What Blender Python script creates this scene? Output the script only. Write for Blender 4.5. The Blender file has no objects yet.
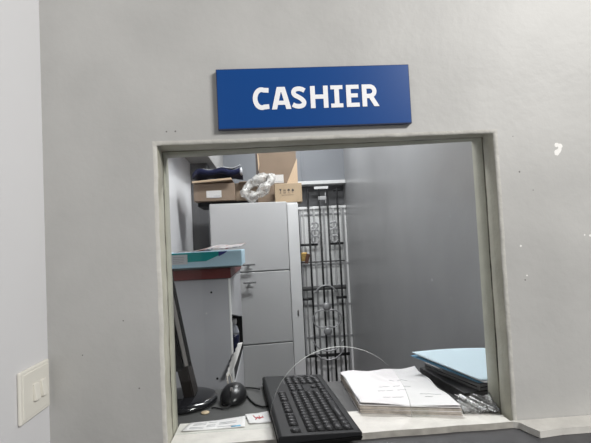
import bpy, bmesh, math, random
from mathutils import Vector, Matrix
random.seed(7)
C = bpy.context.scene.collection
PI = math.pi

# ------------------------------------------------------------------ materials
def mat(name, col, rough=.6, spec=.4, metal=0., noise=0., nscale=20., bump=0., bscale=60., alpha=1.):
    m = bpy.data.materials.new(name); m.use_nodes = True
    nt = m.node_tree; b = nt.nodes['Principled BSDF']
    b.inputs['Base Color'].default_value = (*col, 1); b.inputs['Roughness'].default_value = rough
    b.inputs['Specular IOR Level'].default_value = spec; b.inputs['Metallic'].default_value = metal
    tc = nt.nodes.new('ShaderNodeTexCoord')
    if noise > 0:
        n = nt.nodes.new('ShaderNodeTexNoise'); n.inputs['Scale'].default_value = nscale; n.inputs['Detail'].default_value = 4
        nt.links.new(tc.outputs['Object'], n.inputs['Vector'])
        r = nt.nodes.new('ShaderNodeMapRange'); r.inputs[1].default_value = .3; r.inputs[2].default_value = .7
        r.inputs[3].default_value = 1 - noise; r.inputs[4].default_value = 1 + noise
        nt.links.new(n.outputs['Fac'], r.inputs[0])
        mx = nt.nodes.new('ShaderNodeVectorMath'); mx.operation = 'SCALE'; mx.inputs[0].default_value = col
        nt.links.new(r.outputs[0], mx.inputs['Scale']); nt.links.new(mx.outputs[0], b.inputs['Base Color'])
    if bump > 0:
        n2 = nt.nodes.new('ShaderNodeTexNoise'); n2.inputs['Scale'].default_value = bscale; n2.inputs['Detail'].default_value = 3
        nt.links.new(tc.outputs['Object'], n2.inputs['Vector'])
        bp = nt.nodes.new('ShaderNodeBump'); bp.inputs['Strength'].default_value = bump; bp.inputs['Distance'].default_value = .004
        nt.links.new(n2.outputs['Fac'], bp.inputs['Height']); nt.links.new(bp.outputs[0], b.inputs['Normal'])
    return m

def add_spots(m, spots, col, wob=.35):
    """paint chips, specks and painted glints: (centre, radius) in object space, ragged by noise"""
    nt = m.node_tree; b = nt.nodes['Principled BSDF']; L = nt.links
    src = b.inputs['Base Color'].links[0].from_socket if b.inputs['Base Color'].links else None
    tc = nt.nodes.new('ShaderNodeTexCoord')
    n = nt.nodes.new('ShaderNodeTexNoise'); n.inputs['Scale'].default_value = 110; L.new(tc.outputs['Object'], n.inputs['Vector'])
    acc = None
    for c, r in spots:
        d = nt.nodes.new('ShaderNodeVectorMath'); d.operation = 'DISTANCE'; d.inputs[1].default_value = c
        L.new(tc.outputs['Object'], d.inputs[0])
        a = nt.nodes.new('ShaderNodeMath'); a.operation = 'MULTIPLY_ADD'; a.inputs[1].default_value = r*2*wob; a.inputs[2].default_value = r*(1-wob)
        L.new(n.outputs['Fac'], a.inputs[0])
        t = nt.nodes.new('ShaderNodeMath'); t.operation = 'LESS_THAN'; L.new(d.outputs['Value'], t.inputs[0]); L.new(a.outputs[0], t.inputs[1])
        if acc is None: acc = t.outputs[0]
        else:
            mxn = nt.nodes.new('ShaderNodeMath'); mxn.operation = 'MAXIMUM'; L.new(acc, mxn.inputs[0]); L.new(t.outputs[0], mxn.inputs[1]); acc = mxn.outputs[0]
    mix = nt.nodes.new('ShaderNodeMix'); mix.data_type = 'RGBA'
    L.new(acc, mix.inputs['Factor'])
    if src: L.new(src, mix.inputs['A'])
    else: mix.inputs['A'].default_value = b.inputs['Base Color'].default_value
    mix.inputs['B'].default_value = (*col, 1)
    L.new(mix.outputs['Result'], b.inputs['Base Color'])

M = {}
M['front'] = mat('front_wall_paint', (.455, .452, .440), .5, .35, noise=.09, nscale=4, bump=.2, bscale=48)
add_spots(M['front'], [((.696, 0, .6355), .0055), ((.7037, 0, .632), .006), ((.7025, 0, .625), .005), ((.695, 0, .6174), .0068), ((.700, 0, .6195), .0045), ((.762, 0, .416), .003), ((.748, 0, .418), .002),
                       ((.59, 0, .40), .0025), ((.60, 0, .33), .0018)], (.82, .81, .79))
add_spots(M['front'], [((.60, 0, .575), .0022), ((.595, 0, .32), .0018), ((.63, 0, .53), .0014), ((.59, 0, .66), .0013), ((-.2, 0, .7), .002), ((-.22, 0, .70), .0018),
                       ((-.33, 0, .28), .0015), ((-.3, 0, .13), .0018), ((-.42, 0, .21), .0014)], (.16, .155, .15), .2)
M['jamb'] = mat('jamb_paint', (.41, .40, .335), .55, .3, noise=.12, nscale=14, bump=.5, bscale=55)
M['lip'] = mat('plaster_lip', (.55, .54, .505), .6, .3, noise=.10, nscale=25, bump=.6, bscale=70)  # paler tone stands in for light caught along the rounded edge
M['groove'] = mat('old_sealant', (.17, .155, .125), .8, .2, noise=.75, nscale=22)
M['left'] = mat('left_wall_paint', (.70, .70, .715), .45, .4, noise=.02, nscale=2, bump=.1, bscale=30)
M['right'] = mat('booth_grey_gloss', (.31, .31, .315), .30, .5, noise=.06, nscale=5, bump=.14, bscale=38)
add_spots(M['right'], [((.66, .809, .252), .0055), ((.66, .86, .24), .003), ((.66, .70, .36), .003), ((.66, .62, .20), .0025), ((.66, .95, .41), .0025), ((.66, .58, .5), .0025)], (.62, .62, .64))  # glints on the gloss paint, coloured in as pale spots
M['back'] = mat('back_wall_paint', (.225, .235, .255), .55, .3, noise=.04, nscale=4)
M['ceil'] = mat('ceiling_paint', (.6, .6, .6), .8, .2)
M['floor'] = mat('floor_tile', (.33, .32, .31), .4, .4, noise=.08, nscale=9)
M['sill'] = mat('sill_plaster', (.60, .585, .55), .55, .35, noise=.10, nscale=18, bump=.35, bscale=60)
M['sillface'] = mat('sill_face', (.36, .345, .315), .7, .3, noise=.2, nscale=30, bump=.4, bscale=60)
M['counter'] = mat('counter_dark', (.062, .062, .066), .4, .35, noise=.15, nscale=30)
M['desk'] = mat('desk_dark', (.068, .068, .067), .45, .4, noise=.12, nscale=25)
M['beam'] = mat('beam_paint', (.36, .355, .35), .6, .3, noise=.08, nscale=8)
M['corner_block'] = mat('corner_block_grey', (.12, .12, .125), .5, .4, noise=.1, nscale=8)
M['doorwhite'] = mat('door_white', (.88, .88, .88), .45, .4)
M['doorgrey'] = mat('door_moulding', (.42, .42, .43), .5, .4)
M['transom'] = mat('transom_grey', (.12, .12, .125), .5, .3, noise=.15, nscale=14)
M['lintel'] = mat('lintel_white', (.7, .7, .7), .5, .3)
M['blue'] = mat('sign_blue', (.006, .058, .235), .32, .3)
M['signedge'] = mat('sign_edge', (.03, .04, .09), .5, .4)
M['white'] = mat('white_lettering', (.86, .86, .88), .5, .3)
M['plate'] = mat('ivory_plastic', (.76, .74, .675), .35, .5)
M['kbd'] = mat('keyboard_plastic', (.013, .0134, .0148), .5, .22, noise=.06, nscale=60)
M['kbdbase'] = mat('keyboard_base', (.004, .004, .004), .7, .1)
M['key'] = mat('key_plastic', (.021, .0215, .0235), .45, .3)
M['legend'] = mat('key_legend', (.22, .22, .225), .6, .2)
M['black'] = mat('gloss_black', (.010, .010, .012), .12, .5)
M['matte'] = mat('matte_black', (.008, .008, .009), .55, .25)
M['brownblack'] = mat('brown_black', (.012, .009, .008), .4, .25)
M['mongrey'] = mat('bezel_grey', (.16, .15, .15), .4, .4)
M['screen'] = mat('screen_off', (.01, .011, .013), .15, .5)
M['cabgrey'] = mat('cabinet_board', (.33, .33, .36), .5, .35, noise=.06, nscale=5)
add_spots(M['cabgrey'], [((.146, -.29, 1.146-.0), .004)], (.03, .03, .03), .1)
M['cablight'] = mat('cabinet_side', (.44, .44, .46), .5, .35)
M['cabedge'] = mat('cabinet_edge', (.66, .66, .67), .5, .35)
M['redboard'] = mat('red_brown_board', (.13, .026, .024), .5, .35, noise=.15, nscale=14)
M['filing'] = mat('steel_offwhite', (.54, .54, .545), .4, .4, noise=.03, nscale=3)
M['stile'] = mat('steel_white', (.72, .72, .725), .4, .4)
M['chrome'] = mat('chrome', (.55, .55, .56), .25, .5, metal=1)
M['card'] = mat('cardboard', (.245, .185, .138), .8, .2, noise=.07, nscale=9)
M['cardside'] = mat('cardboard_edge', (.28, .215, .16), .8, .2, noise=.07, nscale=9)
M['cardy'] = mat('cardboard_yellow', (.42, .32, .215), .8, .2, noise=.05, nscale=9)
M['cardpale'] = mat('cardboard_pale', (.58, .44, .31), .8, .2, noise=.05, nscale=9)
M['ink'] = mat('print_ink', (.10, .085, .08), .8, .2)
M['label'] = mat('label_paper', (.62, .61, .60), .7, .2)
M['labelw'] = mat('label_white', (.68, .70, .73), .7, .2)
M['navy'] = mat('navy_cloth', (.011, .014, .046), .85, .2, noise=.25, nscale=30, bump=.4, bscale=60)
M['stripe'] = mat('pale_stripe', (.55, .56, .60), .8, .2)
M['paleblue'] = mat('pale_blue_wrap', (.50, .71, .84), .4, .4)
M['teal'] = mat('teal_print', (.008, .34, .34), .4, .4)
M['violet'] = mat('violet_print', (.04, .05, .24), .4, .4)
M['paper'] = mat('white_paper', (.69, .675, .68), .75, .2, noise=.03, nscale=20)
M['paperedge'] = mat('paper_edges', (.50, .455, .41), .85, .15, noise=.2, nscale=60)
M['bluepaper'] = mat('blue_paper', (.62, .75, .82), .6, .25, noise=.02, nscale=6)
M['bluedeep'] = mat('blue_card', (.12, .28, .42), .5, .3)
M['folder'] = mat('black_folder', (.030, .029, .030), .3, .5, noise=.2, nscale=20)
M['folderg'] = mat('grey_folder', (.15, .145, .145), .35, .45, noise=.12, nscale=15)
M['red'] = mat('red_ink', (.55, .05, .06), .7, .2)
M['bluep'] = mat('blue_print', (.15, .42, .65), .7, .2)
M['greyink'] = mat('grey_ink', (.40, .40, .43), .8, .2)
M['tan'] = mat('tan_disc', (.50, .40, .27), .55, .3, noise=.1, nscale=80)
M['gate'] = mat('gate_black', (.013, .013, .014), .4, .4)
M['railgrey'] = mat('gate_rail_grey', (.10, .10, .10), .4, .4)
M['gategrey'] = mat('gate_grey', (.40, .40, .40), .4, .4)
M['silver'] = mat('silver_scroll', (.42, .42, .43), .4, .4, metal=.4)
M['brass'] = mat('brass', (.55, .36, .12), .35, .5, metal=.6, noise=.2, nscale=60)
M['tag'] = mat('brown_tag', (.10, .045, .03), .5, .4)
M['capw'] = mat('bottle_cap', (.62, .62, .64), .5, .4)
M['clearpl'] = mat('translucent_plastic', (.27, .28, .32), .2, .5)
M['navyliq'] = mat('dark_blue_liquid', (.012, .014, .045), .2, .5)
M['cord'] = mat('pale_cord', (.40, .37, .34), .5, .4)
M['mag1'] = mat('magazine_print', (.55, .47, .44), .35, .5)

# magazine cover: blotchy colour print
def magazine_mat():
    m = M['mag1']; nt = m.node_tree; b = nt.nodes['Principled BSDF']
    tc = nt.nodes.new('ShaderNodeTexCoord'); n = nt.nodes.new('ShaderNodeTexNoise'); n.inputs['Scale'].default_value = 26
    nt.links.new(tc.outputs['Object'], n.inputs['Vector'])
    cr = nt.nodes.new('ShaderNodeValToRGB'); e = cr.color_ramp.elements
    e[0].position = .38; e[0].color = (.25, .08, .06, 1); e[1].position = .5; e[1].color = (.62, .58, .56, 1)
    k = e.new(.60); k.color = (.22, .20, .24, 1); k = e.new(.66); k.color = (.7, .68, .66, 1)
    nt.links.new(n.outputs['Fac'], cr.inputs[0]); nt.links.new(cr.outputs[0], b.inputs['Base Color'])
magazine_mat()

def glass_mat():
    m = bpy.data.materials.new('window_glass'); m.use_nodes = True; nt = m.node_tree; nt.nodes.clear()
    o = nt.nodes.new('ShaderNodeOutputMaterial'); t = nt.nodes.new('ShaderNodeBsdfTransparent'); t.inputs[0].default_value = (.965, .975, .97, 1)
    g = nt.nodes.new('ShaderNodeBsdfGlossy'); g.inputs['Roughness'].default_value = .02
    lw = nt.nodes.new('ShaderNodeLayerWeight'); lw.inputs[0].default_value = .5
    pw = nt.nodes.new('ShaderNodeMath'); pw.operation = 'POWER'; pw.inputs[1].default_value = 5; nt.links.new(lw.outputs['Facing'], pw.inputs[0])
    f = nt.nodes.new('ShaderNodeMath'); f.operation = 'MULTIPLY_ADD'; f.inputs[1].default_value = .96; f.inputs[2].default_value = .014; nt.links.new(pw.outputs[0], f.inputs[0])
    mx = nt.nodes.new('ShaderNodeMixShader')
    nt.links.new(f.outputs[0], mx.inputs[0]); nt.links.new(t.outputs[0], mx.inputs[1]); nt.links.new(g.outputs[0], mx.inputs[2])
    nt.links.new(mx.outputs[0], o.inputs[0]); return m
M['glass'] = glass_mat()
def film_mat(name, tint, dens, rough):
    m = bpy.data.materials.new(name); m.use_nodes = True; nt = m.node_tree; nt.nodes.clear()
    o = nt.nodes.new('ShaderNodeOutputMaterial'); t = nt.nodes.new('ShaderNodeBsdfTransparent')
    p = nt.nodes.new('ShaderNodeBsdfPrincipled'); p.inputs['Base Color'].default_value = (*tint, 1); p.inputs['Roughness'].default_value = rough
    tc = nt.nodes.new('ShaderNodeTexCoord'); n = nt.nodes.new('ShaderNodeTexNoise'); n.inputs['Scale'].default_value = 45
    nt.links.new(tc.outputs['Object'], n.inputs['Vector'])
    r = nt.nodes.new('ShaderNodeMapRange'); r.inputs[1].default_value = .35; r.inputs[2].default_value = .65; r.inputs[3].default_value = dens*.45; r.inputs[4].default_value = min(1, dens*1.5)
    nt.links.new(n.outputs['Fac'], r.inputs[0])
    mx = nt.nodes.new('ShaderNodeMixShader'); nt.links.new(r.outputs[0], mx.inputs[0]); nt.links.new(t.outputs[0], mx.inputs[1]); nt.links.new(p.outputs[0], mx.inputs[2])
    nt.links.new(mx.outputs[0], o.inputs[0]); return m
M['film'] = film_mat('clear_film', (.62, .61, .59), .55, .12)
M['sleeve'] = film_mat('dark_sleeve', (.07, .068, .066), .75, .16)
M['glassedge'] = mat('glass_edge', (.55, .56, .54), .3, .5)

# ------------------------------------------------------------------ mesh builder
class MB:
    def __init__(s): s.bm = bmesh.new(); s.mats = []
    def mi(s, m):
        m = M[m]
        if m not in s.mats: s.mats.append(m)
        return s.mats.index(m)
    def merge(s, t, m, smooth=False):
        i = s.mi(m)
        if i >= 0:
            for f in t.faces: f.material_index = i; f.smooth = smooth
        me = bpy.data.meshes.new('tmp'); t.to_mesh(me); t.free(); s.bm.from_mesh(me); bpy.data.meshes.remove(me); return s
    def box(s, x, y, z, m, bev=0., seg=2, rot=None, smooth=False):
        t = bmesh.new(); bmesh.ops.create_cube(t, size=1)
        c = Vector(((x[0]+x[1])/2, (y[0]+y[1])/2, (z[0]+z[1])/2)); d = Vector((x[1]-x[0], y[1]-y[0], z[1]-z[0]))
        for v in t.verts: v.co = Vector((v.co.x*d.x, v.co.y*d.y, v.co.z*d.z))
        if bev: bmesh.ops.bevel(t, geom=t.edges[:], offset=bev, segments=seg, affect='EDGES', profile=.5)
        for v in t.verts: v.co = (rot @ v.co if rot else v.co) + c
        return s.merge(t, m, smooth)
    def prism(s, pts, a0, a1, axis, m, bev=0., seg=2):
        """polygon pts (2D) extruded along axis from a0 to a1. axis z: (x,y), y: (x,z), x: (y,z)"""
        def P(p, a): return {'z': (p[0], p[1], a), 'y': (p[0], a, p[1]), 'x': (a, p[0], p[1])}[axis]
        t = bmesh.new(); A = [t.verts.new(P(p, a0)) for p in pts]; B = [t.verts.new(P(p, a1)) for p in pts]; n = len(pts)
        t.faces.new(A); t.faces.new(B)
        for i in range(n): t.faces.new((A[i], A[(i+1) % n], B[(i+1) % n], B[i]))
        bmesh.ops.recalc_face_normals(t, faces=t.faces[:])
        if bev: bmesh.ops.bevel(t, geom=t.edges[:], offset=bev, segments=seg, affect='EDGES', profile=.5)
        return s.merge(t, m)
    def tube(s, pts, r, m, n=8, closed=False):
        pts = [Vector(p) for p in pts]; t = bmesh.new(); rings = []; N = len(pts)
        R = r if isinstance(r, (list, tuple)) else [r]*N
        ref = None
        for i, p in enumerate(pts):
            a = pts[(i-1) % N] if (closed or i > 0) else p; b = pts[(i+1) % N] if (closed or i < N-1) else p
            d = (b-a).normalized()
            if ref is None: ref = d.orthogonal().normalized()
            u = (ref - d*ref.dot(d)); u = u.normalized() if u.length > 1e-6 else d.orthogonal().normalized(); ref = u; w = d.cross(u)
            rings.append([t.verts.new(p + (u*math.cos(2*PI*k/n) + w*math.sin(2*PI*k/n))*R[i]) for k in range(n)])
        for i in range(N if closed else N-1):
            A, B = rings[i], rings[(i+1) % N]
            for k in range(n): t.faces.new((A[k], A[(k+1) % n], B[(k+1) % n], B[k]))
        if not closed: t.faces.new(rings[0][::-1]); t.faces.new(rings[-1])
        bmesh.ops.recalc_face_normals(t, faces=t.faces[:])
        return s.merge(t, m, True)
    def lathe(s, prof, m, n=20, c=(0, 0, 0)):
        t = bmesh.new(); rings = []
        for r, z in prof:
            rings.append([t.verts.new((c[0]+r*math.cos(2*PI*k/n), c[1]+r*math.sin(2*PI*k/n), c[2]+z)) for k in range(n)])
        for A, B in zip(rings, rings[1:]):
            for k in range(n): t.faces.new((A[k], A[(k+1) % n], B[(k+1) % n], B[k]))
        t.faces.new(rings[0][::-1]); t.faces.new(rings[-1])
        bmesh.ops.recalc_face_normals(t, faces=t.faces[:])
        return s.merge(t, m, True)
    def sheet(s, fn, nu, nv, th, m, smooth=True):
        """fn(u,v) -> top point; solid sheet of thickness th"""
        t = bmesh.new(); T = [[t.verts.new(fn(i/nu, j/nv)) for j in range(nv+1)] for i in range(nu+1)]
        Bt = [[t.verts.new(Vector(T[i][j].co) - Vector((0, 0, th))) for j in range(nv+1)] for i in range(nu+1)]
        for i in range(nu):
            for j in range(nv):
                t.faces.new((T[i][j], T[i+1][j], T[i+1][j+1], T[i][j+1])); t.faces.new((Bt[i][j], Bt[i][j+1], Bt[i+1][j+1], Bt[i+1][j]))
        ring = [(i, 0) for i in range(nu)] + [(nu, j) for j in range(nv)] + [(i, nv) for i in range(nu, 0, -1)] + [(0, j) for j in range(nv, 0, -1)]
        for k in range(len(ring)):
            a, b = ring[k], ring[(k+1) % len(ring)]
            t.faces.new((T[b[0]][b[1]], T[a[0]][a[1]], Bt[a[0]][a[1]], Bt[b[0]][b[1]]))
        bmesh.ops.recalc_face_normals(t, faces=t.faces[:])
        return s.merge(t, m, smooth)
    def build(s, name, parent=None, world=True):
        """world=True: coordinates are world ones and are re-expressed in the parent's frame"""
        if parent is not None and world:
            Mi = wm(parent).inverted()
            for v in s.bm.verts: v.co = Mi @ v.co
        me = bpy.data.meshes.new(name); s.bm.to_mesh(me); s.bm.free()
        for m in s.mats: me.materials.append(m)
        o = bpy.data.objects.new(name, me); C.objects.link(o)
        if parent is not None: o.parent = parent
        return o

def lm(o): return Matrix.Translation(o.location) @ o.rotation_euler.to_matrix().to_4x4()
def wm(o): return (wm(o.parent) @ lm(o)) if o.parent else lm(o)
def thing(name, label, cat, loc=(0, 0, 0), rz=0, group=None):
    o = bpy.data.objects.new(name, None); C.objects.link(o); o.empty_display_size = .05
    o.location = loc; o.rotation_euler = (0, 0, rz); o['label'] = label; o['category'] = cat
    if group: o['group'] = group
    return o
def tag(o, label, cat, group=None):
    o['label'] = label; o['category'] = cat
    if group: o['group'] = group
    return o
def origin(o, p):
    p = Vector(p)
    o.data.transform(Matrix.Translation(-p)); o.location = p; return o
def struct(o): o['kind'] = 'structure'; return o
def jit(a): return random.uniform(-a, a)

ZF = -.90      # floor
ZC = 1.62      # ceiling
XL = -.494     # left wall face
XR = .66       # booth's right wall face
YB = 2.75      # back wall face
OX0, OX1, OZ0, OZ1 = -.243, .543, -.014, .669   # opening in the front wall
TH = .12

# ------------------------------------------------------------------ setting
def front_wall():
    b = MB()
    # profile of the reveal: (outward offset, depth, material of the strip that starts here)
    prof = [(.0095, 0., 'lip'), (.0050, .0004, 'lip'), (.0022, .0016, 'lip'), (.0005, .0035, 'jamb'), (0., .007, 'jamb'), (0., .030, 'jamb'), (.001, .0562, 'groove'), (.0028, .0572, 'groove'), (.0028, .0622, 'groove'), (.0008, .0632, 'jamb'), (.001, .09, 'jamb'), (.001, TH, 'jamb')]
    def loop(off, n=60):
        x0, x1, z0, z1 = OX0-off, OX1+off, OZ0, OZ1+off
        P = [(x0, z0+(z1-z0)*i/n) for i in range(n)] + [(x0+(x1-x0)*i/n, z1) for i in range(n)] + [(x1, z1-(z1-z0)*i/n) for i in range(n+1)]
        return P
    n = 60
    ph = [random.uniform(0, 6) for _ in range(6)]
    def wob(k, q): return (.0006*math.sin(k*.21+ph[q % 3]) + .0004*math.sin(k*.83+ph[3+q % 3]))
    rows = []
    for q, (off, y, m) in enumerate(prof):
        L = loop(off); row = []
        for k, (x, z) in enumerate(L):
            w = (wob(k, 0)*(1 if q < 9 else .3) + jit(.0005 if q < 6 else .0002))
            if k < n: p = (x+w, y, z)
            elif k < 2*n: p = (x, y, z+w*.7)
            else: p = (x-w*.6, y, z)
            p = (p[0], p[1], p[2] + (z-OZ0)/(OZ1-OZ0)*(y/TH)*(.006-.014*(1-(x-OX0)/(OX1-OX0))))
            row.append(b.bm.verts.new(p))
        rows.append(row)
    for q in range(len(rows)-1):
        i = b.mi(prof[q][2])
        for k in range(len(rows[q])-1):
            f = b.bm.faces.new((rows[q][k], rows[q][k+1], rows[q+1][k+1], rows[q+1][k])); f.material_index = i; f.smooth = True
    # outer and inner faces of the wall around the hole
    X0, X1, Z0, Z1 = XL-.10, 2.3, ZF, ZC
    for y, row, flip, mname in ((0., rows[0], 0, 'front'), (TH, rows[-1], 1, 'front')):
        i = b.mi(mname)
        V = lambda x, z: b.bm.verts.new((x, y, z))
        xb0, xb1 = row[0].co.x, row[-1].co.x
        c = [V(X0, Z0), V(X0, OZ0), V(X0, Z1), V(X1, Z1), V(X1, OZ0), V(X1, Z0)]
        left = row[:n+1]; top = row[n:2*n+1]; right = row[2*n:]
        fs = [b.bm.faces.new([c[1]] + left + [c[2]]), b.bm.faces.new([c[2]] + top + [c[3]]), b.bm.faces.new([c[3]] + right + [c[4]]),
              b.bm.faces.new([c[0], c[1], left[0], right[-1], c[4], c[5]])]
        for f in fs: f.material_index = i
        if y == 0.: co = c
        else: ci = c
    i = b.mi('front')
    for k in range(6):
        f = b.bm.faces.new((co[k], co[(k+1) % 6], ci[(k+1) % 6], ci[k])); f.material_index = i
    f = b.bm.faces.new([r[0] for r in rows] + [r[-1] for r in rows][::-1]); f.material_index = b.mi('sillface')
    bmesh.ops.recalc_face_normals(b.bm, faces=b.bm.faces[:])
    return struct(b.build('wall_front'))
front_wall()

struct(MB().box((XL-.10, XL), (-2.2, 0), (ZF, ZC), 'left').build('wall_left'))
struct(MB().box((XL-.10, XL), (TH, YB+.1), (ZF, ZC), 'left').build('wall_inner_left'))
struct(MB().box((XR, XR+.10), (TH, YB+.1), (ZF, ZC), 'right').build('wall_right'))
struct(MB().box((XL-.1, 2.3), (-2.2, YB+.3), (ZF-.08, ZF), 'floor').build('floor'))
struct(MB().box((XL-.1, XR+.1), (TH, YB+.3), (ZC, ZC+.08), 'ceil').build('ceiling'))
b = MB()                                                     # back wall with a doorway
b.box((XL, .20), (YB, YB+.12), (ZF, ZC), 'back'); b.box((.20, XR), (YB, YB+.12), (.93, ZC), 'back')
b.box((.295, .312), (YB-.012, YB), (.94, ZC), 'back', .003)
struct(b.build('wall_back'))
struct(MB().box((.20, XR-.002), (YB-.035, YB+.12), (.902, .93), 'lintel', .003).build('trim_1'))
b = MB()                                                     # door leaf and dark transom in the doorway
b.box((.20, XR-.002), (YB+.03, YB+.06), (ZF, .722), 'doorwhite')
for x in (.27, .385, .47, .55, .632): b.box((x-.008, x+.008), (YB+.020, YB+.03), (ZF, .70), 'doorgrey', .003)
for z in (.655, .24, -.10, -.36): b.box((.20, XR-.002), (YB+.022, YB+.03), (z-.008, z+.008), 'doorgrey', .003)
b.box((.20, XR-.002), (YB+.09, YB+.12), (.722, .902), 'transom')
b.box((.20, XR-.002), (YB+.012, YB+.03), (.700, .722), 'doorwhite', .003)
struct(b.build('door_1'))
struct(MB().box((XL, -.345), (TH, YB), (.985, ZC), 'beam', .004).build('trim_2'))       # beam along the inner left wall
struct(MB().box((XL, -.385), (2.0, 2.16), (ZF, .985), 'corner_block', .004).build('trim_3'))    # plain dark block put in the far left corner

# sill strip in the opening that widens to a plaster ledge right of it
b = MB()
pts = [(OX0+.003, TH+.006), (OX0+.003, -.001)]
nn = 36
for i in range(nn+1):
    x = OX0+.01 + (.538-OX0-.01)*i/nn; pts.append((x, -.006 + .0012*math.sin(i*.9) + jit(.0008)))
pts += [(.550, -.014), (.557, -.04), (.566, -.067)]
for i in range(12): pts.append((.62+i*.14, -.060+.004*i*.1+jit(.001)))
pts += [(2.28, -.05), (2.28, -.0012), (.5345, -.0012), (.5345, TH+.006)]
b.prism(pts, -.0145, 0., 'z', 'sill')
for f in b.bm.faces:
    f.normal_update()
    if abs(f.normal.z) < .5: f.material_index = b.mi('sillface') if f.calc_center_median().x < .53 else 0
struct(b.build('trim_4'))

# glass pane with the half-round pay hole
def pane():
    b = MB(); y0, y1 = .0572, .0632; x0, x1, z0, z1 = OX0-.002, OX1+.002, .0005, OZ1+.002; cx, r = .153, .171
    arc = [(cx - r*math.cos(PI*i/48), z0 + 1.045*r*math.sin(PI*i/48)) for i in range(49)]
    out = [(x0, z0)] + arc + [(x1, z0), (x1, z1), (x0, z1)]
    A = [b.bm.verts.new((p[0], y0, p[1])) for p in out]; Bv = [b.bm.verts.new((p[0], y1, p[1])) for p in out]; n = len(out)
    g, e = b.mi('glass'), b.mi('glassedge')
    f1 = b.bm.faces.new(A); f2 = b.bm.faces.new(Bv[::-1])
    f1.material_index = g; f2.material_index = g
    for i in range(n):
        f = b.bm.faces.new((A[i], Bv[i], Bv[(i+1) % n], A[(i+1) % n])); f.material_index = e if 1 <= i < 49 else g
    return struct(b.build('window_1'))
pane()

# ------------------------------------------------------------------ outside the booth
t = thing('counter', 'dark grey counter top below the white ledge in front of the cashier window', 'counter', (.5, -.25, ZF))
MB().box((XL+.002, 2.28), (-.42, -.0025), (-.05, -.0152), 'counter', .003).build('counter_top', t)
MB().box((XL+.002, 2.28), (-.36, -.0025), (ZF, -.05), 'front').build('base', t)

# sign
t = thing('sign', 'blue sign with white CASHIER lettering on the wall above the window', 'sign', (.121, -.006, .697))
b = MB(); b.box((-.102, .344), (-.0135, -.0012), (.6965, .8355), 'signedge', .0008)
b.box((-.1005, .3425), (-.0142, -.0130), (.6985, .8342), 'blue', .0004)
b.build('board', t)
def letters():
    k = .000989; bx, bz = -.102, .6965; th = 11.2
    out = MB(); y0, y1 = -.0150, -.0139
    def stroke(path, w=th):                                   # flat ribbon along a 2D path, butt ends
        P = [Vector(p) for p in path]; L, R = [], []
        for i, p in enumerate(P):
            a = P[max(i-1, 0)]; c = P[min(i+1, len(P)-1)]; d = (c-a).normalized(); nrm = Vector((-d.y, d.x))
            s = 1.
            if 0 < i < len(P)-1:
                d1 = (p-a).normalized(); s = 1/max(.5, abs(nrm.dot(Vector((-d1.y, d1.x)))))
            L.append(p+nrm*w/2*s); R.append(p-nrm*w/2*s)
        for i in range(len(P)-1):
            quad = [L[i], L[i+1], R[i+1], R[i]]
            out.prism([(bx+(q.x*.976+1.)*k, bz+q.y*k) for q in quad], y0 + zo[0], y1, 'y', 'white')
        zo[0] -= .00002
    zo = [0.]
    def quad(p, q, w):                                        # slanted bar with level ends
        out.prism([(bx+(a*.976+1.)*k, bz+c*k) for a, c in ((p[0]-w/2, p[1]), (p[0]+w/2, p[1]), (q[0]+w/2, q[1]), (q[0]-w/2, q[1]))], y0+zo[0], y1, 'y', 'white'); zo[0] -= .00002
    def smooth(P, n=5):
        P = [Vector(p) for p in P]; Q = [P[0]*2-P[1]] + P + [P[-1]*2-P[-2]]; o = []
        for i in range(1, len(Q)-2):
            for j in range(n):
                t = j/n; a, b_, c, d = Q[i-1:i+3]
                o.append(.5*((2*b_)+(c-a)*t+(2*a-5*b_+4*c-d)*t*t+(3*b_-a-3*c+d)*t**3))
        return o + [P[-1]]
    def arc(cx, cz, rx, rz, a0, a1, n=14): return [(cx+rx*math.cos(math.radians(a0+(a1-a0)*i/n)), cz+rz*math.sin(math.radians(a0+(a1-a0)*i/n))) for i in range(n+1)]
    B, T = 42.8, 94.8; H = T-B; h = th/2; mz = (B+T)/2
    # C
    stroke([(121, T-h-1.5)] + arc(104, mz, 15.5, H/2-h+.5, 70, 290, 22) + [(121, B+h+1.5)], th*.98)
    # A
    x = 127; quad((x+6, B), (x+19.5, T), 12); quad((x+40, B), (x+26.5, T), 12); stroke([(x+16, T-6), (x+30, T-6)], 12); stroke([(x+11, B+15), (x+35, B+15)], 9.5)
    # S
    x = 191.5; S = [(14.5, 15.8), (8, 19.3), (0, 20.6), (-8.5, 18.6), (-12, 12.5), (-9, 6), (0, .8)]
    stroke(smooth([(x+a, mz+c) for a, c in S] + [(x-a*1.02, mz-c) for a, c in S[-2::-1]]), th*.95)
    # H
    x = 219; stroke([(x+6, B), (x+6, T)]); stroke([(x+37, B), (x+37, T)]); stroke([(x+5, mz+.5), (x+38, mz+.5)], 10)
    # I with slab serifs
    x = 268; stroke([(x+14.5, B), (x+14.5, T)]); stroke([(x, T-4.6), (x+29, T-4.6)], 9.2); stroke([(x, B+4.6), (x+29, B+4.6)], 9.2)
    # E
    x = 305; stroke([(x+6, B), (x+6, T)]); stroke([(x+4, T-4.8), (x+31, T-4.8)], 9.6); stroke([(x+4, mz+1), (x+28, mz+1)], 9.4); stroke([(x+4, B+4.8), (x+31.5, B+4.8)], 9.6)
    # R
    x = 343; stroke([(x+6, B), (x+6, T)])
    stroke([(x+5, T-5), (x+19, T-5)] + arc(x+19, T-5-11.2, 11.6, 11.2, 80, -80, 12) + [(x+19, T-5-22.4), (x+5, T-5-22.4)], 10)
    quad((x+35, B), (x+21, B+24), 12.5)
    return out
letters().build('lettering', t)

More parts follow.
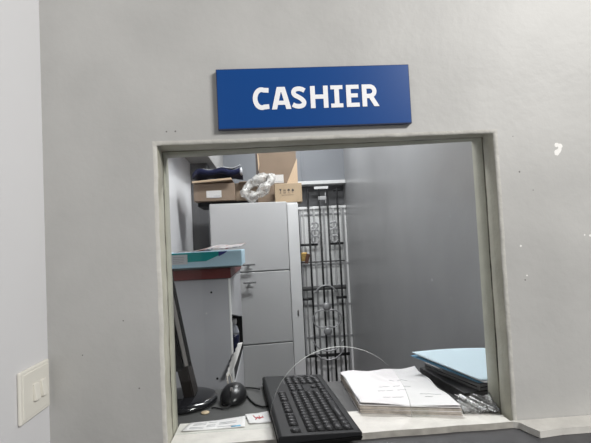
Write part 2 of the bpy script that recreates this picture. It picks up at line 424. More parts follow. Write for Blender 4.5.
# light switch on the left wall
t = thing('light_switch', 'ivory two gang light switch plate on the white left wall', 'switch', (XL, -.069, .16))
b = MB(); b.box((XL+.0002, XL+.0075), (-.128, -.0105), (.1095, .2105), 'plate', .0035, 3); b.box((XL+.006, XL+.0088), (-.119, -.019), (.117, .203), 'plate', .001); b.build('cover_plate', t)
for y in (-.0745, -.0440):
    b = MB(); b.prism([(XL+.0085, .1425), (XL+.0165, .1435), (XL+.0115, .176), (XL+.0085, .1765)], y-.0092, y+.0092, 'y', 'plate', .0012)
    b.build('rocker', t)

# ------------------------------------------------------------------ desk inside
t = thing('desk', 'dark grey desk top just inside the cashier window', 'desk', (.08, .25, ZF))
MB().box((XL+.002, XR-.002), (TH+.007, .385), (-.028, -.0002), 'desk', .002).build('desk_top', t)
for x in (XL+.01, XR-.035): MB().box((x, x+.024), (TH+.02, .37), (ZF, -.028), 'desk').build('side_panel', t)

# keyboard (local: x = from the function row to the space bar, y = along the length)
t = thing('keyboard', 'long black keyboard reaching out through the half round hole in the glass', 'keyboard', (.000, -.061, 0), math.radians(5.2))
KW, KL = .184, .448
def ktop(x): return .0285 - .050*x          # slanted top
b = MB()
out = [(0, 0), (KW, 0), (KW, KL), (0, KL)]
b.prism([(.002, .0008), (KW-.003, .0008), (KW, .006), (KW, .0085), (0, .0095), (0, .006)], .001, KL-.001, 'y', 'kbdbase', .001)
b.build('bottom_case', t, world=False)
b = MB(); b.prism([(.001, .0105), (KW-.001, .0095), (KW, ktop(KW)-.002), (KW-.004, ktop(KW)), (.008, ktop(.008)), (.001, ktop(0)-.004)], 0, KL, 'y', 'kbd', .0022, 3)
b.prism([(.004, .0085), (KW-.004, .0080), (KW-.004, .011), (.004, .012)], .003, KL-.003, 'y', 'kbdbase')
b.build('top_case', t, world=False)
def key_mesh(name, w, l, legend=True, low=False):            # w across (x), l along (y), origin at base centre
    b = MB(); h = .0055 if not low else .0028; bt = bmesh.new()
    bw, bl, tw, tl = w/2-.0010, l/2-.0010, w/2-.0032, l/2-.0032
    lo = [bt.verts.new((sx*bw, sy*bl, 0)) for sx, sy in ((-1, -1), (1, -1), (1, 1), (-1, 1))]
    hi = [bt.verts.new((sx*tw-.0006, sy*tl, h)) for sx, sy in ((-1, -1), (1, -1), (1, 1), (-1, 1))]
    bt.faces.new(lo[::-1]); bt.faces.new(hi)
    for i in range(4): bt.faces.new((lo[i], lo[(i+1) % 4], hi[(i+1) % 4], hi[i]))
    bmesh.ops.bevel(bt, geom=bt.edges[:], offset=.0011, segments=2, affect='EDGES')
    b.merge(bt, 'key', True)
    if legend:
        s = .0016 if not low else .0013
        b.box((-w*.18-s, -w*.18+s), (-l*.08-s*.8, -l*.08+s*.9), (h-.0002, h+.00012), 'legend')
    me = bpy.data.meshes.new(name); b.bm.to_mesh(me); b.bm.free()
    for m in b.mats: me.materials.append(m)
    return me
meshes = {}
def key(x, y, w, l, legend=True, low=False):
    kk = (round(w, 4), round(l, 4), legend, low)
    if kk not in meshes: meshes[kk] = key_mesh('key', w, l, legend, low)
    o = bpy.data.objects.new('key', meshes[kk]); C.objects.link(o); o.parent = t
    o.location = (x, y, ktop(x)-.0012); o.rotation_euler = (0, math.atan(.050), 0)
U = .0182; x0 = .0760; RP = .0203; y0 = .014; cnt = 0
rows = [[1]*13+[2], [1.5]+[1]*12+[1.5], [1.75]+[1]*11+[2.25], [2.25]+[1]*10+[2.75], [1.25, 1.25, 1.25, 6.25, 1.25, 1.25, 1.25, 1.25]]
for r, row in enumerate(rows):
    y = y0
    for u in row:
        key(x0+r*RP, y+u*U/2, RP-.0006, u*U, not (u > 5)); y += u*U
fx = .0415                                                    # function row, flatter keys in groups
for a in [0] + [2+i for i in range(4)] + [6.5+i for i in range(4)] + [11+i for i in range(4)]: key(fx, y0+(a+.5)*U, .0200, U*.98, True)
yn = y0+15*U+.007                                            # navigation block and arrows
for r in range(2):
    for c in range(3): key(x0+r*RP, yn+(c+.5)*U, RP-.0006, U)
key(x0+3*RP, yn+1.5*U, RP-.0006, U)
for c in range(3): key(x0+4*RP, yn+(c+.5)*U, RP-.0006, U)
yp = yn+3*U+.007                                             # number pad
for r in range(4):
    for c in range(4 if r == 0 else 3): key(x0+r*RP, yp+(c+.5)*U, RP-.0006, U)
key(x0+4*RP, yp+U, RP-.0006, 2*U); key(x0+4*RP, yp+2.5*U, RP-.0006, U)
for q in (1.5, 3.5): key(x0+q*RP, yp+3.5*U, 2*RP-.0006, U)
for r in range(3):
    pass
b = MB()                                       # dark wells below the key blocks
for (xa, xb, ya, yb) in ((fx-.0112, fx+.0112, y0-.001, y0+U+.001), (fx-.0112, fx+.0112, y0+2*U-.001, y0+6*U+.001), (fx-.0112, fx+.0112, y0+6.5*U-.001, y0+10.5*U+.001), (fx-.0112, fx+.0112, y0+11*U-.001, y0+15*U+.001), (x0-RP/2-.001, x0+4.5*RP+.001, y0-.001, y0+15*U+.001), (x0-RP/2-.001, x0+1.5*RP+.001, yn-.001, yn+3*U+.001), (x0+3.5*RP-.001, x0+4.5*RP+.001, yn-.001, yn+3*U+.001),
                         (x0-RP/2-.001, x0+4.5*RP+.001, yp-.001, yp+4*U+.001)):
    b.prism([(xa, ktop(xa)-.002), (xb, ktop(xb)-.002), (xb, ktop(xb)+.0002), (xa, ktop(xa)+.0002)], ya, yb, 'y', 'kbdbase')
b.build('key_well', t, world=False)
b = MB()                                                     # four small media marks
for i in range(4): b.box((.0585, .0605), (yp+.006+i*.011, yp+.011+i*.011), (ktop(.0595)-.0002, ktop(.0595)+.0004), 'legend')
b.build('indicator_lights', t, world=False)
b = MB(); b.tube([(-.010, .40, .006), (-.035, .425, .0045), (-.052, .437, .0032), (-.058, .43, .003), (-.056, .40, .003), (-.050, .36, .003), (-.042, .32, .003), (-.030, .28, .003), (-.014, .26, .003), (.002, .255, .004)][::-1], .0024, 'matte', 8)
b.build('cable', t, world=False)

# mouse
t = thing('mouse', 'glossy black computer mouse on the desk left of the keyboard', 'mouse', (-.119, .274, 0), math.radians(-4))
def mouse_mesh():
    b = MB(); bt = bmesh.new(); bmesh.ops.create_uvsphere(bt, u_segments=28, v_segments=18, radius=1)
    for v in bt.verts:
        x, y, z = v.co
        q = lambda a, p: math.copysign(abs(a)**p, a)
        wx = .0365*(1 - .10*max(0, -y)**2)
        hz = .036*(1 - .30*max(0, -y)**1.5)
        v.co = (q(x, .9)*wx, q(y, .9)*.060, max(q(z, .85)*hz if z > 0 else q(z, .7)*.010, -.008)+.0085)
    b.merge(bt, 'mouse', True); return b
M['mouse'] = mat('mouse_black', (.010, .010, .011), .28, .4)
mouse_mesh().build('shell', t, world=False)
b = MB(); b.tube([(0, -.058, .014), (0, -.045, .0338), (0, -.028, .0410), (0, -.012, .0443)], .0011, 'kbdbase', 6); b.build('button_seam', t, world=False)
b = MB()
bt = bmesh.new(); bmesh.ops.create_cone(bt, cap_ends=True, segments=20, radius1=.0075, radius2=.0075, depth=.006)
for v in bt.verts: v.co = Matrix.Rotation(PI/2, 3, 'Y') @ v.co + Vector((0, -.030, .0370))
b.merge(bt, 'mongrey', False); b.build('scroll_wheel', t, world=False)
b = MB(); b.tube([(0, -.058, .008), (-.006, -.072, .004), (-.018, -.074, .0026), (-.030, -.068, .0026), (-.038, -.062, .0026), (-.044, -.060, .0026), (-.050, -.064, .0026)], .0019, 'matte', 8); b.build('cable', t, world=False)

# tan disc by the mouse cable
tag(origin(MB().lathe([(.0001, 0), (.0105, 0), (.0115, .0012), (.0105, .0030), (.0001, .0036)], 'tan', 24, (-.187, .188, 0)).build('coin'), (-.187, .188, 0)), 'small round tan disc lying on the desk beside the monitor base', 'coin')

# monitor
t = thing('monitor', 'black monitor seen edge on behind the left window jamb on oval stand', 'monitor', (-.262, .27, 0))
b = MB(); n = 40
def oval(sx, sy, z): return [(-.262+sx*math.cos(2*PI*k/n), .280+sy*math.sin(2*PI*k/n), z) for k in range(n)]
bt = bmesh.new(); rings = [[bt.verts.new(p) for p in oval(*a)] for a in ((.090, .092, .0003), (.098, .100, .004), (.098, .100, .010), (.094, .096, .0155), (.084, .086, .019), (.045, .06, .024), (.02, .028, .025))]
for A, Bq in zip(rings, rings[1:]):
    for k in range(n): bt.faces.new((A[k], A[(k+1) % n], Bq[(k+1) % n], Bq[k]))
bt.faces.new(rings[0][::-1]); bt.faces.new(rings[-1]); bmesh.ops.recalc_face_normals(bt, faces=bt.faces[:])
b.merge(bt, 'black', True); b.build('stand_base', t)
b = MB()
def slab(p0, p1, wy0, wy1, tx0, tx1, m, bv=.003):
    bt = bmesh.new()
    A = [bt.verts.new((p0[0]+sx*tx0, p0[1]+sy*wy0, p0[2])) for sx, sy in ((-1, -1), (1, -1), (1, 1), (-1, 1))]
    Bq = [bt.verts.new((p1[0]+sx*tx1, p1[1]+sy*wy1, p1[2])) for sx, sy in ((-1, -1), (1, -1), (1, 1), (-1, 1))]
    bt.faces.new(A[::-1]); bt.faces.new(Bq)
    for i in range(4): bt.faces.new((A[i], A[(i+1) % 4], Bq[(i+1) % 4], Bq[i]))
    bmesh.ops.bevel(bt, geom=bt.edges[:], offset=bv, segments=2, affect='EDGES'); b.merge(bt, m)
slab((-.237, .285, .018), (-.268, .285, .165), .035, .03, .0145, .016, 'brownblack'); b.build('stand_neck', t)
# panel: its plane leans back and points towards the booth's right, a little turned
pv = Matrix.Translation((-.214, .150, .133)) @ Matrix.Rotation(math.radians(13.5), 4, 'Z') @ Matrix.Rotation(math.radians(-9.5), 4, 'Y')
def panel_box(x, y, z, m, bev): 
    q = MB(); q.box(x, y, z, m, bev)
    for v in q.bm.verts: v.co = pv @ v.co
    return q
panel_box((-.004, .0045), (0, .36), (0, .30), 'matte', .002).build('front_bezel', t)
panel_box((-.014, -.0035), (.001, .359), (.002, .298), 'mongrey', .002).build('back_shell', t)
panel_box((.0038, .0052), (.012, .348), (.016, .288), 'screen', .0003).build('screen', t)
panel_box((-.052, -.013), (.05, .31), (-.02, .24), 'matte', .012).build('rear_housing', t)

# slips on the sill
def flat_paper(name, P, z, th, m, curl=0.):
    b = MB(); P = [Vector(p) for p in P]
    def fn(u, v):
        p = P[0]*(1-u)*(1-v) + P[1]*u*(1-v) + P[2]*u*v + P[3]*(1-u)*v
        return (p.x, p.y, z + th + curl*(u-.5)**2*4 + .0006*math.sin(u*7+v*3)**2)
    b.sheet(fn, 14, 6, th, m); return b, fn
t = thing('paper_slip', 'long white printed paper slip on the left of the sill', 'paper slip', (-.15, .10, 0))
b, fn = flat_paper('slip', [(-.228, .072), (-.077, .073), (-.079, .142), (-.213, .120)], .0004, .0005, 'paper', .002); b.build('sheet', t)
b = MB()
for i in range(5):
    v = .2+i*.14
    for u0, u1 in ((.1, .32), (.36, .5), (.55, .85)):
        if (i+int(u0*10)) % 3 == 0: continue
        A0 = Vector(fn(u0, v)); A1 = Vector(fn(u1, v)); b.tube([A0+Vector((0, 0, .0002)), A1+Vector((0, 0, .0002))], .0007, 'greyink', 4)
for u0, u1, v in ((.78, .93, .10),):
    A0 = Vector(fn(u0, v)); A1 = Vector(fn(u1, v)); b.tube([A0+Vector((0, 0, .0003)), A1+Vector((0, 0, .0003))], .0022, 'bluep', 4)
b.build('printing', t)
t = thing('card', 'small white card with red handwriting beside the keyboard on the sill', 'card', (-.045, .12, 0))
b, fn = flat_paper('card', [(-.068, .090), (-.014, .088), (-.021, .162), (-.081, .152)], .0010, .0006, 'paper', .0015); b.build('sheet', t)
b = MB()
b.tube([Vector(fn(u, v)) + Vector((0, 0, .0004)) for u, v in ((.3, .75), (.42, .4), (.35, .35), (.45, .6), (.52, .35), (.55, .72), (.58, .4), (.68, .62), (.72, .48), (.4, .5))], .0010, 'red', 4)
b.build('handwriting', t)

# thick bundle of forms
t = thing('paper_stack', 'thick bundle of white printed forms with worn edges right of the keyboard', 'paper stack', (.32, .21, 0))
Q = [Vector((.208, .106)), Vector((.440, .044)), Vector((.435, .377)), Vector((.204, .393))]
b = MB(); nl = 15
for i in range(nl):
    z0 = .0003 + i*.00145; P = [q+Vector((jit(.0022), jit(.003))) for q in Q]
    b.prism([(p.x, p.y) for p in P], z0, z0+.0013, 'z', 'paperedge' if i % 7 else 'paper')
b.build('page_block', t)
def top(u, v):
    p = Q[0]*(1-u)*(1-v) + Q[1]*u*(1-v) + Q[2]*u*v + Q[3]*(1-u)*v
    edge = (abs(u-.5)*2)**6
    w = .0018*math.sin(u*9+v*5) + .0019*math.sin(v*17-u*4+1) + .0030*math.exp(-((u-.55)**2+(v-.72)**2)*30)*math.sin(u*40+v*22)
    if v > .9: w += .003*math.sin(u*13)*(v-.9)*10
    return (p.x+.0015*math.sin(v*12), p.y+.002*math.sin(u*9)*(1 if v > .5 else -1), .0258+w+.001*edge)
b = MB(); b.sheet(top, 40, 40, .0008, 'paper'); b.build('top_sheet', t)
b = MB()
for (v, segs) in ((.36, ((.30, .38), (.40, .47), (.52, .62))), (.44, ((.34, .46), (.5, .58), (.62, .7))), (.16, ((.28, .36), (.38, .5), (.72, .8))), (.22, ((.7, .92),)), (.6, ((.5, .56), (.6, .72)))):
    for u0, u1 in segs:
        m = 12; b.tube([Vector(top(u0+(u1-u0)*i/m, v+.010*(i % 2)*((i*7) % 3-.6)*.6)) + Vector((0, 0, .0004)) for i in range(m+1)], .00055, 'greyink', 4)
b.build('handwriting', t)

# folders at the right end of the desk
FR = math.radians(0)
t = thing('folder', 'black ring folder lying under the other files beside the right jamb', 'folder', (.55, .24, 0))
def inset(P, d):
    c = sum((Vector(p) for p in P), Vector((0, 0)))/len(P)
    return [tuple(c + (Vector(p)-c)*(1-d)) for p in P]
fo = [(.486, .132), (.632, .154), (.600, .400), (.453, .384)]
b = MB(); b.prism(fo, .0003, .0032, 'z', 'folder', .0008); b.prism(fo, .0208, .0240, 'z', 'folder', .0008)
b.prism([fo[0], (fo[0][0]+.006, fo[0][1]+.001), (fo[3][0]+.006, fo[3][1]+.0005), fo[3]], .003, .021, 'z', 'folder'); b.build('cover', t)
b = MB(); b.prism(inset(fo, .10), .0040, .0202, 'z', 'folderg'); b.build('pages', t)
t = thing('file_case', 'dark grey document case lying on the black folder under the blue sheets', 'file case', (.56, .26, .0245))
fo = [(.528, .134), (.648, .165), (.596, .405), (.464, .374)]
b = MB(); b.prism(fo, .0246, .0420, 'z', 'folderg', .003); b.build('shell', t)
b = MB()
for (p, q) in ((fo[0], fo[3]), (fo[0], fo[1])):
    p, q = Vector(p), Vector(q); p, q = p+(q-p)*.04, q-(q-p)*.04
    b.tube([(p.x, p.y, .0335), (q.x, q.y, .0335)], .0014, 'matte', 6)
b.build('closing_seam', t)
def sleeve(u, v):
    x = .447+u*.088+.010*v; y = .050+v*.076 - .012*u
    return (x, y, .0028 + .012*v + .007*abs(math.sin(u*7+v*4))*(.4+v) + .004*math.sin(u*19+v*11)**2)
b = MB(); b.sheet(sleeve, 30, 22, .0006, 'sleeve'); tag(origin(b.build('plastic_sleeve'), (.49, .08, 0)), 'crumpled dark glossy plastic sleeve on the sill between the forms and the right jamb', 'plastic sleeve')
def blue(u, v, dz, sh):
    A, Bc, D, E_ = Vector((.414, .330)), Vector((.650, .335)), Vector((.652, .150)), Vector((.533, .135))
    p = A*(1-u)*(1-v) + Bc*u*(1-v) + D*u*v + E_*(1-u)*v
    z = .053 + .034*(1-v) - .004*u + .004*math.sin(u*3)*(1-v) + dz
    return (p.x+sh*(1-v*.2), p.y-sh*.8, z)
for dz, sh, m, nm, lab in ((-.0075, -.004, 'bluedeep', 'blue_card', 'dark blue card sheet lowest under the pale blue paper by the right jamb'),
                           (-.0048, .008, 'paper', 'paper_sheet', 'white sheet sandwiched below the pale blue paper at the right jamb'),
                           (0, 0, 'bluepaper', 'blue_paper', 'pale blue paper sheet lying on top of the files at the right jamb')):
    b = MB(); b.sheet(lambda u, v: blue(u, v, dz - (.0035*(1-v)*(1-u)**3 if dz < -.006 else 0), sh), 20, 16, .0010, m); tag(origin(b.build(nm), (.55, .25, .055)), lab, 'paper')

# ------------------------------------------------------------------ low cabinet behind the desk on the left, with what lies on it
x0, x1, y0, y1, zt = XL+.012, -.140, .56, 1.15, .322
t = thing('storage_cabinet', 'grey board cabinet with red brown top board behind the monitor', 'cabinet', ((x0+x1)/2, (y0+y1)/2, ZF))
b = MB(); b.box((x0, x1-.006), (y0, y0+.016), (ZF, zt), 'cabgrey'); b.build('front_panel', t)
for px, pz, r in ((-.2055, .276, .0035), (-.197, -.018, .004), (-.225, .205, .0018), (-.263, -.05, .0018)):
    b = MB(); bt = bmesh.new(); bmesh.ops.create_cone(bt, cap_ends=True, segments=12, radius1=r, radius2=r, depth=.001)
    for v in bt.verts: v.co = Matrix.Rotation(PI/2, 3, 'X') @ v.co + Vector((px, y0-.0004, pz))
    b.merge(bt, 'matte' if r > .003 else 'label'); b.build('screw_cap', t)
MB().box((x1-.006, x1), (y0-.0005, y0+.016), (ZF, zt), 'cabedge', .001).build('edge_strip', t)
MB().box((x0, x1-.002), (y1-.016, y1), (ZF, zt), 'matte').build('rear_panel', t)
MB().box((x0, x0+.016), (y0+.016, y1-.016), (ZF, zt), 'cablight').build('side_panel', t)
MB().prism([(y0+.0165, .195), (y1-.0165, .100), (y1-.0165, zt-.0005), (y0+.0165, zt-.0005)], x1-.016, x1-.001, 'x', 'cablight').build('drawer_front', t)
MB().box((x0+.016, x1-.004), (y0+.016, y1-.016), (-.052, -.036), 'matte').build('shelf', t)
MB().box((x1-.016, x1-.002), (y0+.016, y1-.016), (ZF, -.052), 'cablight').build('lower_panel', t)
b = MB(); b.box((x0-.004, x1+.004), (y0-.006, y1+.002), (zt, zt+.036), 'redboard', .002); b.build('top_board', t)

# bottle in the cabinet's open side bay
t = thing('bottle', 'small plastic bottle with dark blue contents in the open bay of the grey cabinet', 'bottle', (-.173, 1.0, -.035))
c = (-.173, 1.0, -.0355)
MB().lathe([(.0001, 0), (.024, 0), (.026, .004), (.026, .072), (.0255, .080)], 'navyliq', 24, c).build('filled_body', t)
MB().lathe([(.0255, .080), (.025, .092), (.019, .112), (.014, .120), (.013, .126)], 'clearpl', 24, c).build('shoulder', t)
MB().lathe([(.0001, .126), (.0165, .126), (.0165, .145), (.0155, .147), (.0001, .147)], 'capw', 24, c).build('cap', t)

# torn paper strip and pale cord rising behind the desk at the cabinet's edge
def torn(u, v):
    z = -.004+v*.102; x = -.156+.044*v + (u-.5)*(.019-.012*abs(v-.45)) - (.004*abs(math.sin(v*21)) if u < .3 else 0) ; y = .560 - .012 + .012*v + .004*math.sin(u*3+v*5) - .020*(1-v)
    return (x, y, z)
def ribbon(fn, nu, nv, off, m):
    b = MB(); bt = bmesh.new()
    F = [[bt.verts.new(fn(i/nu, j/nv)) for j in range(nv+1)] for i in range(nu+1)]
    G = [[bt.verts.new(Vector(fn(i/nu, j/nv)) + off) for j in range(nv+1)] for i in range(nu+1)]
    for i in range(nu):
        for j in range(nv):
            bt.faces.new((F[i][j], F[i+1][j], F[i+1][j+1], F[i][j+1])); bt.faces.new((G[i][j+1], G[i+1][j+1], G[i+1][j], G[i][j]))
    for j in range(nv):
        bt.faces.new((F[0][j], F[0][j+1], G[0][j+1], G[0][j])); bt.faces.new((F[nu][j+1], F[nu][j], G[nu][j], G[nu][j+1]))
    for i in range(nu):
        bt.faces.new((F[i+1][0], F[i][0], G[i][0], G[i+1][0])); bt.faces.new((F[i][nv], F[i+1][nv], G[i+1][nv], G[i][nv]))
    bmesh.ops.recalc_face_normals(bt, faces=bt.faces[:]); b.merge(bt, m, True); return b
tag(origin(ribbon(torn, 6, 24, Vector((0, .0012, 0)), 'paper').build('torn_paper'), (-.14, .555, -.03)), 'torn white paper strip sticking up at the corner of the grey cabinet', 'paper')
tag(origin(MB().tube([(-.150, .47, ZF+.02), (-.150, .47, -.25), (-.148, .46, -.08), (-.150, .455, -.02), (-.154, .46, .012), (-.149, .475, .020), (-.142, .47, .008), (-.136, .455, -.03), (-.134, .46, -.2), (-.13, .47, ZF+.02)], .0028, 'cord', 8).build('cord'), (-.14, .47, ZF)), 'pale looped cord hanging behind the desk edge above the mouse', 'cord')

# on the low cabinet: white sheet, wrapped ream, magazine
zt2 = zt+.036
def flap(u, v): return (-.33+u*.225+.02*v*u, .545+v*.23, zt2+.0012 - .012*max(0, u-.86)/.14)
b = MB(); b.sheet(lambda u, v: (-.33+u*.228, .556+v*.2, zt2+.0016 + .004*max(0, u-.8)), 12, 6, .0008, 'paper'); tag(origin(b.build('paper_sheet'), (-.2, .65, zt2)), 'loose white sheet between the red brown board and the blue packet', 'paper')
t = thing('paper_packet', 'pale blue packet with teal printed front and white label on the grey cabinet', 'packet', (-.21, .65, zt2))
zr = zt2+.0075; yr = .530
MB().box((-.40, -.094), (yr, yr+.21), (zr-.0015, zr+.052), 'paleblue', .003).build('wrapper', t)
MB().prism([(-.399, zr+.018), (-.215, zr+.020), (-.165, zr+.040), (-.15, zr+.0505), (-.399, zr+.0505)], yr-.0009, yr+.001, 'y', 'teal').build('printed_panel', t)
MB().prism([(-.172, zr+.034), (-.150, zr+.044), (-.142, zr+.0505), (-.172, zr+.0505)], yr-.0014, yr+.001, 'y', 'violet').build('printed_patch', t)
lb = MB().box((-.330, -.277), (yr-.0018, yr), (zr+.012, zr+.045), 'labelw').build('label', t)
b = MB()
for i in range(4): b.box((-.325, -.285+jit(.006)), (yr-.0022, yr-.0015), (zr+.018+i*.006, zr+.0195+i*.006), 'greyink')
b.build('printing', lb)
def mag(u, v):
    x = -.325+u*.225; y = .545+v*.15
    z = zr+.0535 + .020*math.exp(-((u-.62)/.28)**2)*(.4+.6*v) + (.020*max(0, (u-.75)/.25)*(.5+.5*v))
    return (x+.012*v*u, y, z)
b = MB(); b.sheet(mag, 24, 8, .0035, 'mag1'); tag(origin(b.build('magazine'), (-.21, .62, zr+.052)), 'creased magazine with colour prints lying on top of the pale blue packet', 'magazine')

# ------------------------------------------------------------------ steel filing cabinet
t = thing('filing_cabinet', 'tall off white steel filing cabinet in the back left of the booth', 'cabinet', (-.3055, 1.40, ZF), math.radians(5.5))
W, D, H = .476, .46, 1.556
b = MB(); b.box((0, W), (.020, D), (0, H-.004), 'filing', .003); b.build('carcass', t, world=False)
b = MB(); b.box((.415, W), (.000, .022), (0, H-.012), 'stile', .003); b.box((.444, .452), (-.004, .001), (.935, .97), 'chrome', .002); b.build('stile', t, world=False)
for za, zb, hz in ((1.189, H, 1.226), (.806, 1.184, 1.132), (.03, .801, None)):
    d = MB().box((.002, .412), (-.004, .0195), (za, zb), 'filing', .003).build('drawer' if hz else 'door', t, world=False)
    if hz:
        h = MB(); h.box((.161, .227), (-.032, -.024), (hz-.004, hz+.005), 'chrome', .002); h.box((.188, .200), (-.026, -.003), (hz-.005, hz+.003), 'chrome'); h.box((.175, .213), (-.0075, -.003), (hz-.022, hz-.012), 'filing', .002)
        h.build('handle', d, world=False)
        if hz:
            pass
ztop = ZF+H

# cartons on top of it
def carton(name, label, x, y, z, m, rz=0):
    t = thing(name, label, 'box', ((x[0]+x[1])/2, (y[0]+y[1])/2, z[0]), rz)
    return t
t = carton('cardboard_box', 'long brown cardboard box on the left of the filing cabinet under the navy bag', (-.40, -.048), (1.46, 1.80), (ztop, .788), 'card')
b = MB(); b.box((-.395, -.172), (1.470, 1.80), (ztop+.0245, .775), 'card', .002); b.box((-.172, -.050), (1.53, 1.80), (ztop+.0245, .780), 'cardside', .002); b.build('body', t)
MB().box((-.385, -.06), (1.535, 1.79), (ztop+.0005, ztop+.024), 'matte', .002).build('shadow_slab', t)  # black slab stands in for the shadow under the box
MB().box((-.150, -.055), (1.50, 1.62), (.7805, .7845), 'card', .001, rot=Matrix.Rotation(math.radians(-2), 3, 'Y')).build('lid_flap', t)
lb = MB().box((-.326, -.245), (1.4685, 1.471), (ztop+.042, ztop+.080), 'label').build('label', t)
b = MB()
for i in range(2): b.box((-.305+i*.02, -.252), (1.4680, 1.4688), (ztop+.040+i*.008, ztop+.043+i*.008), 'greyink')
b.build('printing', lb)
b = MB(); R = Matrix.Rotation(math.radians(-3.2), 3, 'Y')
b.box((-.397, -.186), (1.440, 1.70), (.7835, .7935), 'cardpale', .001, rot=R); tag(origin(b.build('cardboard_sheet'), (-.29, 1.6, .78)), 'pale flat cardboard sheet between the navy bag and the brown box', 'cardboard')
t = thing('cloth_bag', 'folded navy blue bag with pale stripes on the brown box by the left wall', 'bag', (-.27, 1.6, .80))
def bag(u, v):
    x = -.395+u*.262; y = 1.445+v*.22
    z = .842 + .010*math.sin(u*5+.5)*.6 + .006*math.sin(u*13+v*4) + .014*u*(1 if v < .9 else .7) - .018*max(0, .08-u)/.08
    return (x, y, z)
b = MB(); b.sheet(bag, 30, 10, .026, 'navy'); b.build('cloth', t)
b = MB()
b.sheet(lambda u, v: (lambda p: (p[0], p[1], p[2]+.0022))(bag(.22+u*.2, .0+v*.3)), 8, 6, .002, 'stripe'); b.sheet(lambda u, v: (lambda p: (p[0], p[1]-.002, p[2]+.004+.012*u))(bag(.50+u*.49, .0+v*.26)), 12, 6, .003, 'stripe')
b.sheet(lambda u, v: (lambda p: (p[0]+.004, p[1]-.001, p[2]-.004*v))(bag(.965+u*.035, v*.4)), 3, 6, .030, 'stripe'); b.build('stripe', t)

# roll of clear wrap
t = None
b = MB(); pts = []; rad = []
for i in range(28):
    a = 2*PI*i/28; pts.append((-.043+.068*math.cos(a)+.010*math.sin(2*a), 1.460+.02*math.sin(a), .744+.042*math.sin(a)+.034*math.cos(a))); rad.append(.025+.005*math.sin(a*5)+jit(.005))
b.tube(pts, rad, 'film', 14, closed=True)
for v in b.bm.verts: v.co += Vector((jit(.0055), jit(.0055), jit(.0055)))
tag(origin(b.build('plastic_wrap'), (-.045, 1.41, .70)), 'crumpled ring of clear plastic wrap hanging in front of the boxes on the filing cabinet', 'plastic wrap')

t = carton('cardboard_box', 'small yellow brown cardboard box with four handling symbols on the filing cabinet', (.03, .195), (1.46, 1.70), (ztop, .757), 'cardy')
b = MB(); b.box((.046, .198), (1.500, 1.63), (ztop+.0006, .763), 'cardy', .002); b.build('body', t)
b = MB(); yy = (1.4990, 1.5003)
def ib(x, z): b.box(x, yy, z, 'ink')
zc = .720; h = .012
ix = [.078, .101, .124, .147]
# glass, arrows up, umbrella, glass-like symbols
b.prism([(ix[0]-.006, zc+h), (ix[0]+.006, zc+h), (ix[0]+.001, zc), (ix[0]-.001, zc)], *yy, 'y', 'ink'); ib((ix[0]-.001, ix[0]+.001), (zc-h, zc)); ib((ix[0]-.005, ix[0]+.005), (zc-h, zc-h+.0025))
for o in (-.0035, .0035):
    b.prism([(ix[1]+o-.0032, zc+.003), (ix[1]+o+.0032, zc+.003), (ix[1]+o, zc+h)], *yy, 'y', 'ink'); ib((ix[1]+o-.001, ix[1]+o+.001), (zc-h+.003, zc+.004))
ib((ix[1]-.007, ix[1]+.007), (zc-h, zc-h+.0025))
b.prism([(ix[2]+.0075*math.cos(PI*i/8), zc+.002+.010*math.sin(PI*i/8)) for i in range(9)], *yy, 'y', 'ink'); ib((ix[2]-.0009, ix[2]+.0009), (zc-h, zc+.003)); ib((ix[2]-.001, ix[2]+.004), (zc-h, zc-h+.002))
b.prism([(ix[3]-.006, zc-.002), (ix[3]+.006, zc-.002), (ix[3]+.006, zc+.006), (ix[3], zc+h), (ix[3]-.006, zc+.006)], *yy, 'y', 'ink'); ib((ix[3]-.0012, ix[3]+.0012), (zc-h, zc))
ib((.085, .150), (zc-.023, zc-.0215))
b.build('handling_symbols', t)

t = carton('cardboard_box', 'large brown cardboard box standing behind the yellow brown one', (-.055, .19), (1.65, 1.90), (ztop, 1.06), 'card')
b = MB(); b.box((-.055, .185), (1.66, 1.855), (ztop+.0006, 1.06), 'card', .002); b.build('body', t)
MB().prism([(.112, .758), (.1885, .758), (.1895, .93)], 1.6555, 1.6592, 'y', 'cardpale').build('lit_flap', t)  # light on the flap is put into its paler cardboard colour
MB().prism([(-.0535, .75), (-.0355, .75), (-.038, .93), (-.047, 1.055), (-.0535, 1.055)], 1.6560, 1.6592, 'y', 'ink').build('dark_side_strip', t)  # carton's dark left side, put into the colour of a front strip
MB().prism([(-.044, .972), (-.037, .955), (-.033, .90), (-.041, .86)], 1.6540, 1.6565, 'y', 'cardpale').build('tape_end', t)
lb = MB().box((.048, .105), (1.6575, 1.6595), (.788, .836), 'label').build('label', t)
MB().box((.053, .100), (1.6570, 1.6578), (.795, .798), 'greyink').build('printing', lb)

# ------------------------------------------------------------------ grille gate in front of the door
t = thing('grille_gate', 'black metal grille gate in front of the white door in the back corner', 'gate', (.42, 2.70, ZF))
yg = 2.70
for x in (.250, .336, .430, .497, .578):
    MB().tube([(x, yg, ZF+.002), (x, yg, .86 if x > .3 else .70)], .0085, 'gate', 8).build('bar', t)
for (xa, xb), z, m, r in (((.235, .40), .405, 'gate', .0105), ((.49, .612), .405, 'gate', .0105), ((.235, .615), .262, 'railgrey', .006), ((.235, .615), .048, 'railgrey', .018),
                          ((.235, .345), -.036, 'gate', .0115), ((.53, .615), -.036, 'gate', .0115), ((.235, .615), -.496, 'gate', .013), ((.235, .615), -.86, 'gate', .013), ((.55, .63), .845, 'gate', .010)):
    MB().tube([(xa, yg+.012, z), (xb, yg+.012, z)], r, m, 8).build('rail', t)
for x in (.295, .385, .545, .612):
    MB().tube([(x, yg+.035, ZF+.002), (x, yg+.035, .70)], .0055, 'gategrey', 8).build('rear_bar', t)
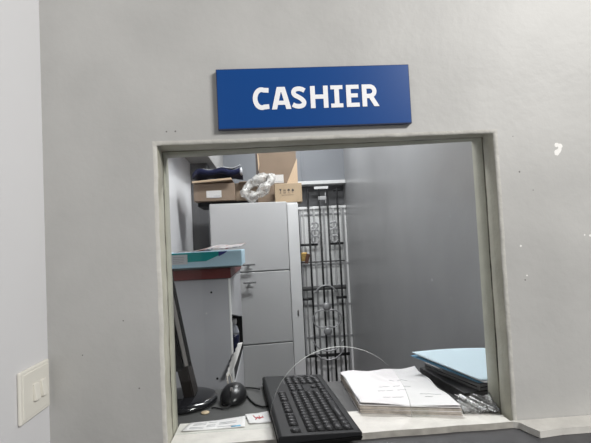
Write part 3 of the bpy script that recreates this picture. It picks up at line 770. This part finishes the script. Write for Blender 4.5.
def ring(cx, cz, r, a0=0, a1=360, th=.007, m='silver', y=yg-.004):
    n = 26; b = MB(); P = [(cx+r*math.cos(math.radians(a0+(a1-a0)*i/n)), y, cz+r*math.sin(math.radians(a0+(a1-a0)*i/n))) for i in range(n + (0 if a1-a0 == 360 else 1))]
    b.tube(P, th, m, 6, closed=(a1-a0 == 360)); b.build('scroll', t)
for cz in (-.10, -.30): 
    b = MB(); b.lathe([(.0001, -.006), (.030, -.006), (.034, 0), (.018, .006), (.0001, .008)], 'silver', 16); 
    for v in b.bm.verts: v.co = Matrix.Rotation(PI/2, 3, 'X') @ v.co + Vector((.445, yg-.012, cz))
    b.build('rosette', t)
ring(.40, -.20, .07, 60, 300); ring(.49, -.20, .07, -120, 120); ring(.445, -.33, .13, 200, 340); ring(.445, -.02, .09, 20, 160); ring(.445, -.40, .13, 200, 340)
for cx in (.383, .537):
    ring(cx, .50, .030); ring(cx, .445, .030, 20, 340); ring(cx, .56, .026, 200, 520-.5)
MB().box((.392, .508), (yg-.01, yg+.006), (.857, .879), 'lintel', .003).build('name_plate', t)
b = MB(); b.box((.42, .49), (yg-.008, yg+.004), (.765, .80), 'silver', .006); b.box((.43, .438), (yg-.006, yg+.002), (.70, .80), 'silver', .002); b.box((.478, .486), (yg-.006, yg+.002), (.74, .83), 'silver', .002); b.build('latch', t)

t = thing('padlock', 'brass padlock with brown tag hanging at the left bar of the grille gate', 'padlock', (.28, 2.67, .27))
MB().box((.256, .306), (2.652, 2.676), (.275, .345), 'brass', .006).build('body', t)
b = MB(); b.tube([(0.263, 2.664, .34), (0.263, 2.664, .375), (0.269, 2.664, .389), (0.281, 2.664, .394), (0.293, 2.664, .389), (0.299, 2.664, .375), (0.299, 2.664, .34)], .0045, 'silver', 8); b.build('shackle', t)
MB().box((.288, .318), (2.644, 2.651), (.255, .335), 'tag', .004, rot=Matrix.Rotation(.25, 3, 'Y')).build('tag', t)

# ------------------------------------------------------------------ light
def area(name, loc, target, size, size_y, power, col):
    l = bpy.data.lights.new(name, 'AREA'); l.shape = 'RECTANGLE'; l.size = size; l.size_y = size_y; l.energy = power; l.color = col
    o = bpy.data.objects.new(name, l); C.objects.link(o); o.location = loc
    o.rotation_euler = (Vector(target)-Vector(loc)).to_track_quat('-Z', 'Y').to_euler(); return o
area('hall_lamp', (1.9, -2.0, 2.0), (-.2, -.1, .2), 1.1, .5, 96, (1, .982, .95))
area('booth_lamp', (.40, .95, ZC-.02), (.30, .95, 0), .15, .9, 39, (.98, .985, 1))
area('rear_booth_lamp', (.22, 2.1, ZC-.02), (.22, 2.2, 0), .15, .5, 13, (.98, .985, 1))
w = bpy.data.worlds.new('World'); bpy.context.scene.world = w; w.use_nodes = True
w.node_tree.nodes['Background'].inputs[0].default_value = (.97, .98, 1, 1); w.node_tree.nodes['Background'].inputs[1].default_value = .12

# ------------------------------------------------------------------ camera
yaw, pitch, roll = .0602, .0438, -.0496
f = Vector((math.sin(yaw)*math.cos(pitch), math.cos(yaw)*math.cos(pitch), math.sin(pitch)))
r = Vector((math.cos(yaw), -math.sin(yaw), 0)); u = r.cross(f)
r2 = r*math.cos(roll)+u*math.sin(roll); u2 = -r*math.sin(roll)+u*math.cos(roll)
cam = bpy.data.cameras.new('Camera'); co = bpy.data.objects.new('Camera', cam); C.objects.link(co)
cam.sensor_width = 36; cam.lens = 36*460/591; cam.clip_start = .01
mw = Matrix((r2, u2, -f)).transposed().to_4x4(); mw.translation = (0, -1.05, .436); co.matrix_world = mw
S = bpy.context.scene; S.camera = co
S.view_settings.view_transform = 'Standard'; S.view_settings.look = 'None'; S.view_settings.exposure = 0; S.view_settings.gamma = 1
try: S.view_settings.use_curve_mapping = False
except Exception: pass
